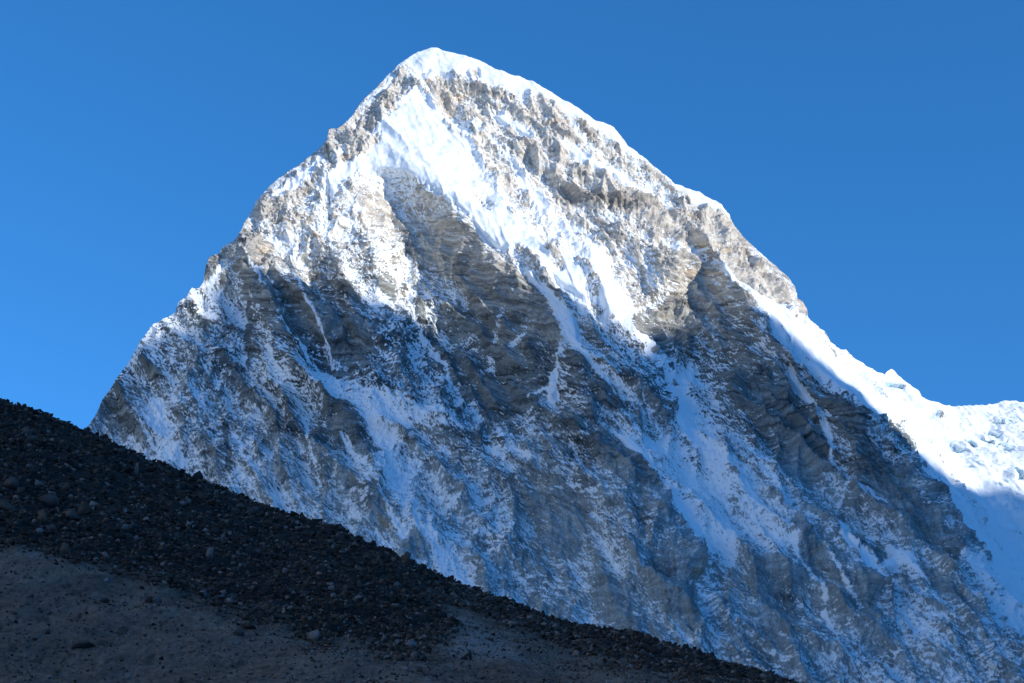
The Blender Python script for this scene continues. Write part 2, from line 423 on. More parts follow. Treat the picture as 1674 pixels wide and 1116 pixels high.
# snow (1) and bare rock (0) patches: (value, feather px, polygon)
PATCH = [
    (0.16, 5, [(655, 122), (636, 142), (598, 185), (556, 228), (500, 275), (440, 322), (412, 348), (428, 356), (482, 318), (532, 284), (560, 262), (600, 242), (622, 202), (652, 155), (664, 138)]),
    (0.36, 8, [(700, 125), (745, 128), (800, 150), (870, 180), (940, 220), (985, 250), (1010, 270), (990, 300), (930, 305), (890, 295), (850, 255), (800, 205), (760, 195), (735, 180), (715, 165)]),
    # summit cap and snow along the right skyline
    (1, 5, [(665, 95), (700, 70), (760, 80), (830, 110), (880, 130), (930, 160), (990, 195), (1030, 235), (1060, 262), (1040, 262), (1000, 232), (965, 208), (925, 178), (880, 152), (820, 140), (780, 132), (735, 118), (715, 122), (690, 134), (704, 112), (672, 118)]),
    (1, 4, [(1085, 290), (1100, 295), (1160, 318), (1195, 345), (1192, 362), (1165, 345), (1140, 340), (1125, 325), (1108, 315)]),
    # big snow face and rib
    (1, 6, [(680, 136), (700, 160), (722, 198), (752, 240), (765, 275), (790, 300), (815, 320), (830, 345), (868, 372), (905, 398), (940, 410), (968, 420), (985, 440), (1022, 490), (1034, 516), (1000, 512), (960, 482), (930, 465), (890, 442), (862, 425), (835, 405), (812, 398), (790, 380), (765, 350), (722, 312), (700, 300), (680, 285), (650, 275), (612, 268), (590, 280), (560, 290), (532, 286), (560, 268), (590, 254), (606, 236), (618, 208), (645, 176)]),
    (1, 5, [(840, 425), (870, 440), (905, 478), (940, 520), (945, 560), (985, 610), (1020, 655), (1010, 660), (960, 605), (925, 555), (905, 520), (880, 480), (850, 450)]),
    (1, 4, [(535, 285), (600, 270), (560, 300), (545, 320), (530, 300)]),
    # small snow bands under left skyline
    (1, 4, [(640, 118), (620, 140), (590, 172), (596, 174), (625, 146), (648, 124)]),
    (1, 3, [(672, 150), (648, 175), (610, 205), (590, 222), (600, 224), (630, 205), (660, 180)]),
    (1, 4, [(525, 252), (500, 275), (470, 300), (440, 325), (448, 330), (480, 308), (510, 288), (535, 262)]),
    (1, 4, [(560, 235), (540, 262), (520, 280), (535, 278), (555, 258), (572, 238)]),
    # snow on upper right face
    (1, 4, [(800, 175), (830, 185), (862, 205), (880, 222), (860, 222), (835, 205), (806, 190)]),
    (1, 5, [(915, 230), (950, 240), (975, 262), (1000, 262), (1012, 280), (985, 285), (965, 270), (940, 258)]),
    (1, 4, [(1000, 262), (1020, 275), (1050, 300), (1085, 325), (1108, 350), (1090, 345), (1060, 322), (1030, 300), (1005, 285)]),
    (1, 5, [(770, 200), (785, 210), (820, 240), (850, 275), (880, 310), (905, 350), (880, 340), (850, 305), (820, 270), (790, 240)]),
    (1, 5, [(1165, 405), (1190, 425), (1215, 450), (1250, 480), (1290, 510), (1330, 545), (1375, 590), (1420, 630), (1470, 680), (1520, 735), (1560, 790), (1600, 850), (1674, 960), (1674, 1010), (1600, 895), (1560, 840), (1535, 800), (1512, 758), (1480, 722), (1440, 690), (1400, 655), (1345, 600), (1300, 555), (1262, 520), (1240, 490), (1205, 460), (1180, 440)]),
    (1, 6, [(1380, 580), (1450, 640), (1520, 720), (1580, 800), (1690, 980), (1874, 980), (1874, 600), (1674, 640), (1560, 650), (1450, 590)]),
    # gully snow between rib and spur
    (1, 4, [(1130, 590), (1136, 615), (1122, 635), (1140, 690), (1160, 740), (1130, 720), (1110, 680), (1100, 640), (1098, 612), (1115, 612), (1124, 600)]),
    (1, 4, [(1290, 595), (1300, 612), (1326, 650), (1352, 685), (1362, 720), (1366, 765), (1358, 765), (1355, 720), (1340, 690), (1314, 655), (1285, 610)]),
    # the narrow tongue
    (1, 2, [(920, 560), (924, 575), (914, 600), (912, 630), (900, 650), (890, 652), (896, 625), (906, 602), (914, 575)]),
    # ramp below the rib
    (1, 4, [(1000, 695), (1030, 710), (1060, 740), (1090, 785), (1120, 820), (1150, 865), (1170, 905), (1150, 905), (1125, 860), (1095, 815), (1070, 775), (1045, 745), (1015, 720)]),
    # snow shelf lower left of the dark face
    (0.85, 8, [(500, 585), (545, 590), (610, 635), (690, 660), (770, 695), (740, 700), (670, 690), (640, 720), (650, 780), (700, 870), (690, 900), (640, 800), (600, 720), (560, 660), (510, 620)]),
    (0.9, 6, [(370, 425), (352, 440), (335, 465), (345, 468), (375, 440)]),
    (0.95, 4, [(328, 505), (345, 510), (358, 522), (325, 522)]),
    (0.85, 6, [(240, 640), (265, 640), (270, 690), (300, 750), (280, 750), (250, 700)]),
    # snow chutes lower right
    (0.95, 5, [(1360, 840), (1390, 850), (1430, 900), (1450, 950), (1440, 960), (1410, 920), (1375, 880)]),
    (0.95, 4, [(1450, 880), (1484, 890), (1537, 944), (1568, 975), (1620, 1020), (1610, 1022), (1560, 985), (1530, 955), (1500, 930), (1470, 915), (1455, 935), (1440, 930)]),
    (0.9, 6, [(1570, 900), (1620, 970), (1674, 1040), (1690, 1000), (1620, 920)]),
    # broken ground beside and in the snow rib
    (0.5, 6, [(905, 328), (960, 380), (1000, 430), (1040, 495), (1064, 482), (1045, 420), (1004, 366), (944, 334)]),
    (0.5, 4, [(764, 212), (800, 225), (832, 262), (852, 310), (884, 352), (872, 357), (835, 327), (805, 287), (780, 250)]),
    (0.55, 4, [(955, 446), (975, 452), (992, 500), (985, 512), (966, 486)]),
    (0.6, 4, [(842, 398), (862, 402), (884, 432), (874, 440), (850, 420)]),
    (0.65, 4, [(884, 372), (900, 382), (924, 430), (914, 440), (894, 408)]),
    (0.7, 4, [(770, 300), (790, 308), (812, 340), (800, 345), (780, 325)]),
    (0.6, 4, [(930, 395), (950, 415), (972, 440), (962, 446), (940, 424)]),
    # large fields and buttresses of the shaded face
    (0.85, 8, [(1030, 690), (1110, 715), (1170, 795), (1215, 875), (1190, 925), (1150, 865), (1090, 780)]),
    (0.86, 8, [(1110, 640), (1136, 650), (1182, 735), (1250, 826), (1304, 880), (1274, 884), (1212, 824), (1150, 745)]),
    (0.2, 6, [(950, 700), (1000, 705), (1046, 752), (1092, 812), (1116, 860), (1076, 850), (1030, 792), (975, 752)]),
    (0.28, 8, [(1175, 540), (1230, 560), (1270, 640), (1262, 720), (1220, 700), (1190, 640)]),
    (0.2, 6, [(520, 655), (560, 648), (600, 688), (626, 732), (600, 742), (550, 720), (500, 722)]),
    (0.25, 5, [(408, 692), (450, 668), (474, 690), (442, 732), (420, 722)]),
    (0.25, 6, [(604, 788), (634, 800), (650, 850), (622, 856), (600, 820)]),
    (0.25, 6, [(640, 868), (690, 880), (706, 912), (664, 916)]),
    (0.2, 6, [(880, 800), (930, 800), (940, 850), (905, 900), (880, 930), (868, 870)]),
    (0.9, 8, [(690, 880), (730, 900), (800, 980), (840, 1010), (790, 1000), (730, 950)]),
    (0.2, 6, [(1230, 900), (1290, 910), (1310, 980), (1290, 1060), (1250, 1050), (1240, 970)]),
    (0.2, 6, [(960, 930), (1000, 920), (1030, 990), (1040, 1040), (1000, 1030), (970, 990)]),
    # bare rock
    (0.03, 4, [(905, 315), (950, 308), (1000, 312), (1060, 322), (1110, 362), (1100, 378), (1050, 345), (1000, 336), (950, 332), (910, 330)]),
    (0.1, 5, [(1088, 392), (1110, 385), (1128, 410), (1120, 455), (1095, 460), (1080, 430)]),
    (0.15, 4, [(1120, 320), (1165, 380), (1230, 420), (1280, 455), (1296, 490), (1290, 500), (1240, 470), (1180, 425), (1140, 375)]),
    (0.1, 4, [(1170, 345), (1195, 358), (1230, 400), (1215, 410), (1180, 380), (1150, 375), (1140, 350)]),
    (0.12, 5, [(560, 250), (590, 210), (625, 170), (650, 135), (660, 125), (640, 160), (612, 195), (600, 225), (585, 245), (560, 262), (530, 275)]),
    (0.2, 4, [(600, 222), (615, 210), (622, 228), (608, 240), (590, 256), (560, 262)]),
    (0.05, 3, [(770, 112), (782, 110), (784, 124), (768, 124)]),
    (0.15, 4, [(705, 145), (720, 120), (735, 135), (738, 160), (750, 185), (730, 180), (712, 165)]),
    (0.12, 5, [(770, 440), (830, 420), (880, 470), (920, 545), (905, 600), (870, 660), (800, 690), (770, 640), (790, 560), (760, 500)]),
    (0.15, 6, [(700, 350), (740, 345), (790, 400), (820, 440), (770, 450), (720, 450), (690, 420)]),
    (0.2, 5, [(440, 470), (480, 500), (530, 560), (555, 600), (520, 575), (470, 520)]),
    (0.15, 5, [(510, 490), (545, 510), (590, 560), (610, 590), (570, 580), (530, 545)]),
    (0.12, 4, [(402, 415), (420, 450), (440, 490), (430, 500), (405, 470), (392, 430)]),
    (0.08, 5, [(1100, 480), (1150, 430), (1158, 450), (1148, 510), (1130, 560), (1100, 570), (1080, 540), (1060, 530)]),
    (0.1, 5, [(1330, 620), (1375, 640), (1410, 690), (1440, 730), (1490, 760), (1520, 830), (1560, 880), (1530, 910), (1470, 850), (1430, 800), (1400, 740), (1370, 700)]),
    (0.15, 5, [(1200, 600), (1250, 590), (1290, 640), (1340, 700), (1345, 770), (1300, 760), (1270, 700), (1230, 660), (1190, 650)]),
    (0.06, 4, [(1452, 680), (1475, 692), (1505, 738), (1490, 735), (1462, 705)]),
    (0.15, 6, [(840, 790), (900, 800), (960, 790), (950, 850), (930, 900), (880, 850)]),
    (0.12, 6, [(1060, 880), (1120, 870), (1140, 900), (1150, 1000), (1130, 1040), (1090, 1000), (1060, 960)]),
    (0.12, 5, [(1310, 880), (1340, 875), (1380, 910), (1370, 935), (1330, 925)]),
    (0.1, 5, [(1385, 930), (1430, 930), (1438, 975), (1425, 1010), (1400, 1000), (1380, 970)]),
    (0.15, 4, [(1190, 930), (1230, 925), (1250, 960), (1210, 965)]),
    (0.15, 5, [(160, 650), (185, 645), (215, 690), (200, 705), (170, 690)]),
    (0.06, 3, [(333, 457), (340, 420), (358, 415), (372, 404), (372, 412), (358, 430), (346, 450)]),
    (0.1, 4, [(398, 375), (420, 372), (445, 395), (440, 412), (410, 412)]),
    (0.12, 4, [(428, 455), (470, 465), (500, 480), (530, 560), (505, 556), (474, 520), (444, 485)]),
    (0.1, 4, [(512, 505), (550, 512), (600, 542), (618, 570), (575, 580), (536, 555)]),
    (0.07, 4, [(783, 420), (830, 425), (870, 458), (915, 530), (880, 520), (820, 500), (770, 470)]),
    (0.1, 5, [(754, 600), (800, 590), (870, 636), (876, 660), (800, 662), (760, 650)]),
    (0.2, 4, [(930, 556), (960, 592), (1000, 634), (1028, 660), (1000, 670), (950, 650), (922, 620)]),
    (0.35, 5, [(940, 515), (985, 530), (1015, 565), (990, 570), (955, 545)]),
    (0.2, 4, [(1036, 520), (1070, 515), (1085, 560), (1078, 575), (1050, 556)]),
    (0.05, 4, [(1306, 868), (1335, 872), (1365, 890), (1378, 910), (1376, 925), (1345, 920), (1325, 900)]),
    (0.2, 4, [(1385, 865), (1420, 868), (1448, 880), (1452, 902), (1440, 908), (1410, 895), (1392, 880)]),
    (0.15, 4, [(1442, 935), (1462, 923), (1487, 930), (1482, 945), (1455, 947)]),
    (0.15, 3, [(1502, 908), (1530, 928), (1570, 960), (1602, 985), (1600, 1000), (1560, 982), (1520, 945)]),
    (0.12, 4, [(1529, 842), (1560, 858), (1575, 895), (1565, 912), (1535, 890)]),
    (0.08, 2, [(1341, 839), (1371, 855), (1366, 863), (1345, 850)]),
    (0.1, 2, [(1296, 845), (1322, 848), (1324, 856), (1300, 854)]),
    (0.4, 5, [(1494, 884), (1530, 895), (1550, 920), (1540, 930), (1505, 912)]),
    (0.05, 4, [(1450, 785), (1495, 768), (1520, 830), (1532, 872), (1500, 872), (1460, 832)]),
    (0.05, 3, [(1271, 664), (1300, 662), (1322, 685), (1290, 691)]),
    (0.06, 4, [(1298, 692), (1340, 700), (1356, 730), (1354, 764), (1330, 760), (1306, 735)]),
    (0.14, 4, [(1262, 728), (1300, 740), (1350, 775), (1330, 783), (1285, 766)]),
    (0.05, 4, [(1384, 661), (1410, 678), (1426, 730), (1402, 727), (1386, 700)]),
    (0.15, 3, [(1534, 672), (1541, 680), (1536, 684)]),
]


def raster_patches():
    s = 2.0
    X, Y = np.meshgrid(np.arange(40, 1900, s), np.arange(40, 1280, s))
    ci = np.clip((X - 125) / 50, 0, 30.999); ri = np.clip((Y - 75) / 50, 0, 20.999)
    M = bilin(CV, 0, 0, 1.0, ci, ri).astype(F32)
    for val, fe, poly in PATCH:
        P = np.array(poly, float)
        x0, y0 = P.min(0) - 30; x1, y1 = P.max(0) + 30
        i0 = max(0, int((x0 - 40) / s)); i1 = min(X.shape[1], int((x1 - 40) / s) + 1)
        j0 = max(0, int((y0 - 40) / s)); j1 = min(X.shape[0], int((y1 - 40) / s) + 1)
        if i1 <= i0 or j1 <= j0: continue
        xx = X[j0:j1, i0:i1]; yy = Y[j0:j1, i0:i1]
        ins = np.zeros(xx.shape, bool); dm = np.full(xx.shape, 1e9)
        for (ax, ay), (bx, by) in zip(P, np.roll(P, -1, 0)):
            cond = ((ay > yy) != (by > yy))
            xi = (bx - ax) * (yy - ay) / ((by - ay) if by != ay else 1e-9) + ax
            ins ^= cond & (xx < xi)
            L2 = (bx - ax) ** 2 + (by - ay) ** 2 + 1e-9
            t = np.clip(((xx - ax) * (bx - ax) + (yy - ay) * (by - ay)) / L2, 0, 1)
            dm = np.minimum(dm, np.hypot(xx - ax - t * (bx - ax), yy - ay - t * (by - ay)))
        sd = np.where(ins, dm, -dm)
        k = sstep(-fe, fe, sd)
        M[j0:j1, i0:i1] = M[j0:j1, i0:i1] * (1 - k) + val * k
    return M


STROKE = [
    (0.9, 2.0, [(401, 409), (422, 447), (434, 467), (466, 515), (508, 569)]),
    (0.85, 1.8, [(475, 432), (496, 479), (520, 521), (556, 590)]),
    (0.8, 2.2, [(669, 459), (672, 509), (687, 551), (729, 605), (759, 656), (789, 691)]),
    (0.42, 5, [(819, 494), (815, 530), (795, 600), (768, 640)]),
    (0.8, 2.5, [(835, 569), (850, 555), (858, 548)]),
    (0.85, 3, [(1030, 530), (1060, 560), (1095, 612), (1105, 640)]),
    (0.8, 3, [(1371, 769), (1400, 790), (1450, 812)]),
    (0.8, 2.5, [(1371, 829), (1379, 800), (1390, 786)]),
    (0.85, 3, [(800, 722), (818, 731), (870, 750)]),
    (0.7, 1.6, [(839, 799), (870, 794), (899, 796), (943, 788), (952, 799), (985, 797), (1027, 802)]),
    (0.75, 1.6, [(815, 716), (840, 711), (863, 711), (914, 709), (960, 712)]),
    (0.9, 1.5, [(860, 640), (880, 632), (905, 628)]),
    (0.9, 3, [(1180, 740), (1230, 800), (1290, 870), (1340, 950), (1370, 1040)]),
    (0.85, 3, [(1240, 760), (1300, 830), (1360, 910), (1410, 990)]),
    (0.9, 4, [(700, 860), (730, 930), (760, 980), (790, 1010)]),
    (0.85, 4, [(560, 700), (600, 760), (630, 820), (660, 880)]),
    (0.8, 3, [(430, 560), (470, 620), (500, 700), (520, 780)]),
    (0.7, 4, [(645, 470), (655, 495), (664, 480), (668, 500)]),
    (0.9, 3, [(900, 150), (935, 195), (975, 240), (1005, 265)]),
    (0.9, 3, [(1085, 385), (1120, 405), (1150, 402)]),
    (0.9, 2.5, [(830, 250), (862, 300), (900, 345), (940, 380)]),
    (0.0, 2.2, [(1158, 411), (1152, 440), (1147, 494), (1135, 551), (1128, 580)]),
    (0.15, 4, [(368, 690), (372, 730), (376, 765)]),
    (0.05, 4.5, [(402, 470), (407, 539), (407, 592)]),
    (0.05, 3, [(833, 779), (842, 808), (851, 838)]),
    (0.0, 3, [(1150, 880), (1146, 926), (1142, 992)]),
    (0.1, 5, [(440, 480), (478, 520), (520, 562), (556, 600)]),
    (0.1, 4, [(505, 460), (528, 510), (556, 560), (580, 590)]),
    (0.1, 5, [(684, 500), (700, 550), (740, 600), (775, 650)]),
    (0.1, 4, [(1106, 460), (1112, 430), (1086, 390)]),
    (0.05, 2.5, [(1080, 400), (1076, 430), (1084, 455)]),
    (0.1, 3, [(1040, 385), (1046, 420), (1050, 455)]),
]


def raster_strokes(M):
    s = 2.0
    for val, w, ln in STROKE:
        P = np.array(ln, float)
        x0, y0 = P.min(0) - 20; x1, y1 = P.max(0) + 20
        i0, i1 = int((x0 - 40) / s), int((x1 - 40) / s); j0, j1 = int((y0 - 40) / s), int((y1 - 40) / s)
        xx, yy = np.meshgrid(40 + s * np.arange(i0, i1), 40 + s * np.arange(j0, j1))
        dm = np.full(xx.shape, 1e9)
        for (ax, ay), (bx, by) in zip(P[:-1], P[1:]):
            t = np.clip(((xx - ax) * (bx - ax) + (yy - ay) * (by - ay)) / ((bx - ax) ** 2 + (by - ay) ** 2 + 1e-9), 0, 1)
            dm = np.minimum(dm, np.hypot(xx - ax - t * (bx - ax), yy - ay - t * (by - ay)))
        k = sstep(w + 2.0, w - 1.0, dm)
        M[j0:j1, i0:i1] = M[j0:j1, i0:i1] * (1 - k) + val * k
    return M


MASK = raster_strokes(raster_patches())

# ------------------------------------------------------------------ mountain mesh
NX, NY, NB = 1680, 1080, 16
GRID_K = 1680 / 1340
px1 = np.linspace(60, 1868, NX)
cr = np.interp(px1, SKYLINE[:, 0], SKYLINE[:, 1])
tt = np.linspace(0, 1, NY)[:, None]
PXG = np.repeat(px1[None, :], NY, 0)
_k = np.exp(-0.5 * (np.arange(-60, 61) / 26.0) ** 2); _k /= _k.sum()
crs = np.convolve(np.pad(cr, 60, mode='edge'), _k, mode='valid')
PYG = crs[None, :] + (1250.0 - crs[None, :]) * tt + (cr - crs)[None, :] * np.exp(-tt / 0.10)
H0 = relief(PXG, PYG)
YG = base_Y(PYG) - H0
BX, BY, BZ = ray_to(PXG, PYG, YG)


def normals(X, Y, Z):
    P = np.stack([X, Y, Z], -1)
    du = np.gradient(P, axis=1); dv = np.gradient(P, axis=0)
    n = np.cross(dv, du)
    n /= np.linalg.norm(n, axis=-1, keepdims=True) + 1e-9
    f = np.sign(n[..., 1:2]); 
    return n


N0 = normals(BX, BY, BZ)
if N0[..., 1].mean() > 0: FLIP = -1.0
else: FLIP = 1.0
N0 = N0 * FLIP
N0s = np.stack([boxblur(N0[..., k].astype(F32), 10) for k in range(3)], -1)
N0s /= np.linalg.norm(N0s, axis=-1, keepdims=True)

a = (BX / 1.85).astype(F32); b = (BZ / 1.85).astype(F32)
# warped lookup of the cover map so that edges come out ragged
wx = (fbm(a / 22, b / 22, 4, 5) * 7).astype(F32); wy = (fbm(a / 22, b / 22, 4, 8) * 7).astype(F32)
cover = bilin(MASK, 40, 40, 2.0, PXG + wx, PYG + wy)
smooth_snow = sstep(0.80, 0.98, boxblur(cover, 3))
rocky = 1 - smooth_snow

up_ = sstep(560, 420, PYG - 0.12 * (PXG - 900))
across = a * F32(0.80) + b * F32(0.60); along = a * F32(0.60) - b * F32(0.80)
wv = fbm(a / 90, b / 90, 3, 21) * 22
rib = ridged((across + wv) / 62, (along + wv) / 230, 4, 31, 0.5)
crag = ridged((a + 0.25 * b + wv * 0.5) / 44, (b - 0.25 * a + wv * 0.4) / 84, 6, 43, 0.55)
d1, d2, idv, ex, ey = worley((a + wv * 0.3 + fbm(a / 14, b / 14, 2, 90) * 5) / 17, (b + wv * 0.3 + fbm(a / 14, b / 14, 2, 93) * 5) / 22, 1)
blocks = (idv - 0.5) * 1.0 + (ex * (idv - 0.5) * 2.2 + ey * 0.9)
d1b, d2b, idb, exb, eyb = worley((a * 0.95 + b * 0.25 + wv * 0.2) / 6.0, (b - a * 0.15) / 9.0, 2)
jm = sstep(0.0, 0.4, fbm(a / 70, b / 50, 3, 203))
d1c, d2c, idc, exc, eyc = worley((a + b * 0.3 + wv * 0.3) / 11, (b - a * 0.2) / 26, 4)
blocks2 = (idb - 0.5) + (exb * (idb - 0.5) * 2.0 + eyb * 0.8)
# beds of rock, dipping gently to the right, each step a ledge
sdir = b + 0.26 * a + fbm(a / 170, b / 110, 3, 51) * 22 + (idc - 0.5) * 5.0 + (idb - 0.5) * 1.2
st1 = sdir / 11.0; st1 = st1 - np.floor(st1)
st2 = sdir / 4.6 + fbm(a / 30, b / 12, 2, 57) * 0.6; st2 = st2 - np.floor(st2)
strata_amt = sstep(-0.15, 0.35, fbm(a / 120, b / 90, 3, 61) + 0.15 + 0.25 * sstep(0.35, 0.12, boxblur(cover, 4)))
fine = fbm(a / 7, b / 7, 4, 71, 0.6)
fine2 = ridged(a / 12, b / 15, 4, 77, 0.6)
edge = sstep(0, 26, PYG - cr[None, :])
edge2 = 0.18 + 0.82 * edge
disp = ((rib - 0.55) * (46 + 16 * (1 - up_)) * (0.35 + 0.65 * rocky) + (crag - 0.5) * 30 * (0.12 + 0.88 * rocky)) * edge2
disp = disp + rocky * (0.3 + 0.7 * edge) * (blocks * (3.8 - 2.2 * (1 - up_)) + blocks2 * 1.7 + jm * ((idc - 0.5) * 6 + exc * 5 - 3 * sstep(0.14, 0.0, d2c - d1c)) + st1 * 7.5 * strata_amt + st2 * 3.2 * strata_amt + fine * 1.6 + perlin(a / 2.6, b / 2.6, 199) * 1.3 + (fine2 - 0.5) * 5.0)
# soft drifts and flutes in the snow fields
flute = ridged((a * 0.93 + b * 0.36 + wv * 0.4) / 22, (a * 0.36 - b * 0.93) / 120, 3, 83)
disp = disp + smooth_snow * ((flute - 0.5) * (7 - 4 * sstep(330, 250, PYG) * sstep(600, 660, PXG)) + fbm(a / 40, b / 30, 4, 87) * 9 + fbm(a / 9, b / 14, 3, 89) * 1.0)
# broken ice of the glacier on the right
gl = sstep(-300, -420, H0) * sstep(1370, 1420, PXG)
sd1, sd2, sid, sx, sy = worley((a + fbm(a / 40, b / 30, 3, 95) * 26) / 52, (b + 0.35 * a + fbm(a / 40, b / 30, 3, 96) * 14) / 19, 5)
serac_zone = gl * sstep(0.16, 0.40, fbm(a / 75, b / 40, 3, 99) + 0.55 * np.exp(-((PXG - 1450) / 60) ** 2 - ((PYG - 622 - 0.4 * (PXG - 1450)) / 26) ** 2)
                        + 0.2 * np.exp(-((PXG - 1640) / 70) ** 2 - ((PYG - 745) / 24) ** 2))
disp = disp + serac_zone * (0.25 + 0.75 * edge) * ((sid - 0.4) * 12 + sy * 10 - 9 * sstep(0.12, 0.02, sd2 - sd1))
disp = disp + gl * (fbm(a / 70, (b + 0.3 * a) / 24, 4, 191) * 30 + fbm(a / 18, b / 9, 3, 193) * 1.2) * (0.2 + 0.8 * edge)

MX = BX + N0s[..., 0] * disp; MY = BY + N0s[..., 1] * disp; MZ = BZ + N0s[..., 2] * disp
N1 = normals(MX, MY, MZ) * FLIP

# where snow holds: gentler facets, ledges, hollows
nzf = N1[..., 2].astype(F32)
def unit(f, r=24):
    f = f - boxblur(f, r)
    s = np.sqrt(boxblur(f * f, r) + 1e-8)
    return f / s
streak = fbm((a * 0.8 + b * 0.6) / 6, (a * 0.6 - b * 0.8) / 34, 4, 111, 0.6)
ledge = fbm(a / 20, sdir / 2.7, 3, 117, 0.6)
speck = fbm(a / 2.5, b / 2.5, 2, 121, 0.7)
fstreak = fbm((a * 0.8 + b * 0.6) / 2.1, (a * 0.6 - b * 0.8) / 10, 3, 123, 0.6)
mid = fbm(a / 45, b / 45, 4, 125)
conc = -(disp - boxblur(disp, 7)); conc2 = -(boxblur(disp, 5) - boxblur(disp, 30))
nzb = boxblur(nzf, 4)
q1 = unit(nzf - boxblur(nzf, 8)); q2 = unit(nzb - boxblur(nzf, 40), 60)
qq = q1 * 0.45 + q2 * 0.3 + unit(streak) * 0.55 + unit(ledge) * (0.4 + 1.1 * strata_amt) + unit(speck) * 0.7 + unit(fstreak) * 0.9 + mid * 0.9 + unit(conc) * 0.4 + unit(conc2, 60) * 0.35
qq = (qq - boxblur(qq, 90)) / np.sqrt(boxblur((qq - boxblur(qq, 90)) ** 2, 120) + 1e-6)
lg = np.log(np.clip(cover, 0.004, 0.996) / (1 - np.clip(cover, 0.004, 0.996)))
runnel = fbm((across + wv * 0.6) / 20, (along + wv) / 150, 3, 171, 0.6)
field = fbm(a / 62, b / 80, 3, 173)
lg = 1.5 * lg + (1.5 * field + 2.4 * runnel) * np.exp(-(lg / 2.6) ** 2)
cover = 1 / (1 + np.exp(-lg))
c_ = np.clip(cover, 0.004, 0.996)
# inverse of the normal distribution (Winitzki)
z_ = 2 * (1 - c_) - 1
ln_ = np.log(1 - z_ * z_ + 1e-9)
t1_ = 2 / (math.pi * 0.147) + ln_ / 2
thr = np.sign(z_) * np.sqrt(np.sqrt(t1_ * t1_ - ln_ / 0.147) - t1_) * math.sqrt(2)
up0 = sstep(620, 330, PYG + fbm(a / 90, b / 90, 3, 131) * 90 - 0.12 * (PXG - 900))
low0 = sstep(540, 720, PYG + fbm(a / 90, b / 90, 3, 167) * 120)
soft = 1.7 * low0 + (1 - 0.45 * up0) * 0.55 + (0.85 - 0.6 * up0) * sstep(-0.1, 0.5, fbm(a / 70, b / 70, 3, 161) + 0.25)
thr = thr + 0.50 * up0 * sstep(0.95, 0.75, cover)
snow = sstep(-1, 1, (qq - thr) / soft).astype(F32)
# thin dusting over part of the rock
dust = (0.36 - 0.26 * up0 + 0.24 * low0) * sstep(-1.0, 0.6, qq - thr) * (0.5 + 0.5 * sstep(0.3, 0.7, cover))
snow = np.maximum(snow, dust) * (1 - 0.15 * low0 * sstep(0.93, 0.70, boxblur(cover, 2)))     # low down only a thin frosting

# rock colour: pale tan high up, brown and grey beds in the middle, grey below
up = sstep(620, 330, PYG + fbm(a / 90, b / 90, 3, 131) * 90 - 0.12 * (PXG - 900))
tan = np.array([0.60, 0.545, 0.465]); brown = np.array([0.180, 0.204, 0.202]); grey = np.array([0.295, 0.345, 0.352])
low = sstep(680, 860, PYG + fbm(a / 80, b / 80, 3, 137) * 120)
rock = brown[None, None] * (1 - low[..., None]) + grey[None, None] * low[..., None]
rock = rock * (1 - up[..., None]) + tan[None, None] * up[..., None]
bed = fbm(a / 150 + 3, sdir / 7.0, 3, 141, 0.6) * 1.0 + fbm(a / 45, sdir / 2.2, 2, 143) * 0.7
rock = rock * (1 + 1.5 * np.clip(bed, -0.45, 0.45) * (0.35 + 0.65 * (1 - low)) * (1 - 0.5 * up))[..., None]
vstreak = fbm(a / 5.5, b / 60, 3, 147)
rock = rock * (1 + 0.45 * np.clip(vstreak, -1, 1) * low)[..., None]
dk = sstep(0.1, 0.5, fbm(a / 60, b / 40, 4, 151))
rock = rock * (1 - 0.45 * dk * (1 - 0.8 * up))[..., None]
rust = sstep(0.2, 0.55, fbm(a / 50, b / 34, 4, 157))
rock = rock * (1 + rust[..., None] * np.array([0.18, 0.0, -0.16]))
rock = rock * (0.88 + 0.24 * idv)[..., None]
band = (bilin(MASK, 40, 40, 2.0, PXG, PYG) < 0.05) * sstep(900, 930, PXG) * sstep(1130, 1100, PXG) * sstep(292, 302, PYG) * sstep(352, 338, PYG)
rock = rock * (1 - 0.4 * band[..., None])
rock = np.clip(rock, 0.03, 0.7)
ice = np.clip(serac_zone * sstep(0.22, 0.03, sd2 - sd1), 0, 1)
snowcol = np.array([0.885, 0.93, 0.945])[None, None] * (1 - ice[..., None]) + np.array([0.60, 0.75, 0.77])[None, None] * ice[..., None]

# the far side, falling away behind the skyline
bk = (np.arange(NB, 0, -1) ** 1.7)[:, None] * 9.0
top = np.stack([MX[0], MY[0], MZ[0]], -1)
backp = np.zeros((NB, NX, 3))
backp[..., 0] = top[None, :, 0] * (1 + bk / 9000); backp[..., 1] = top[None, :, 1] + bk * 1.0; backp[..., 2] = top[None, :, 2] - bk * 1.05
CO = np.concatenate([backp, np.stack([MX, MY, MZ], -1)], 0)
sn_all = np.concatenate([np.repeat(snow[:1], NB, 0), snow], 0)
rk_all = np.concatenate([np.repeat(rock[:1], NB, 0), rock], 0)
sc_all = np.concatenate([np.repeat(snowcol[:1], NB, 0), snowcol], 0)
NR = NY + NB
FA = grid_faces(NR, NX)
if FLIP < 0: FA = FA[:, ::-1]
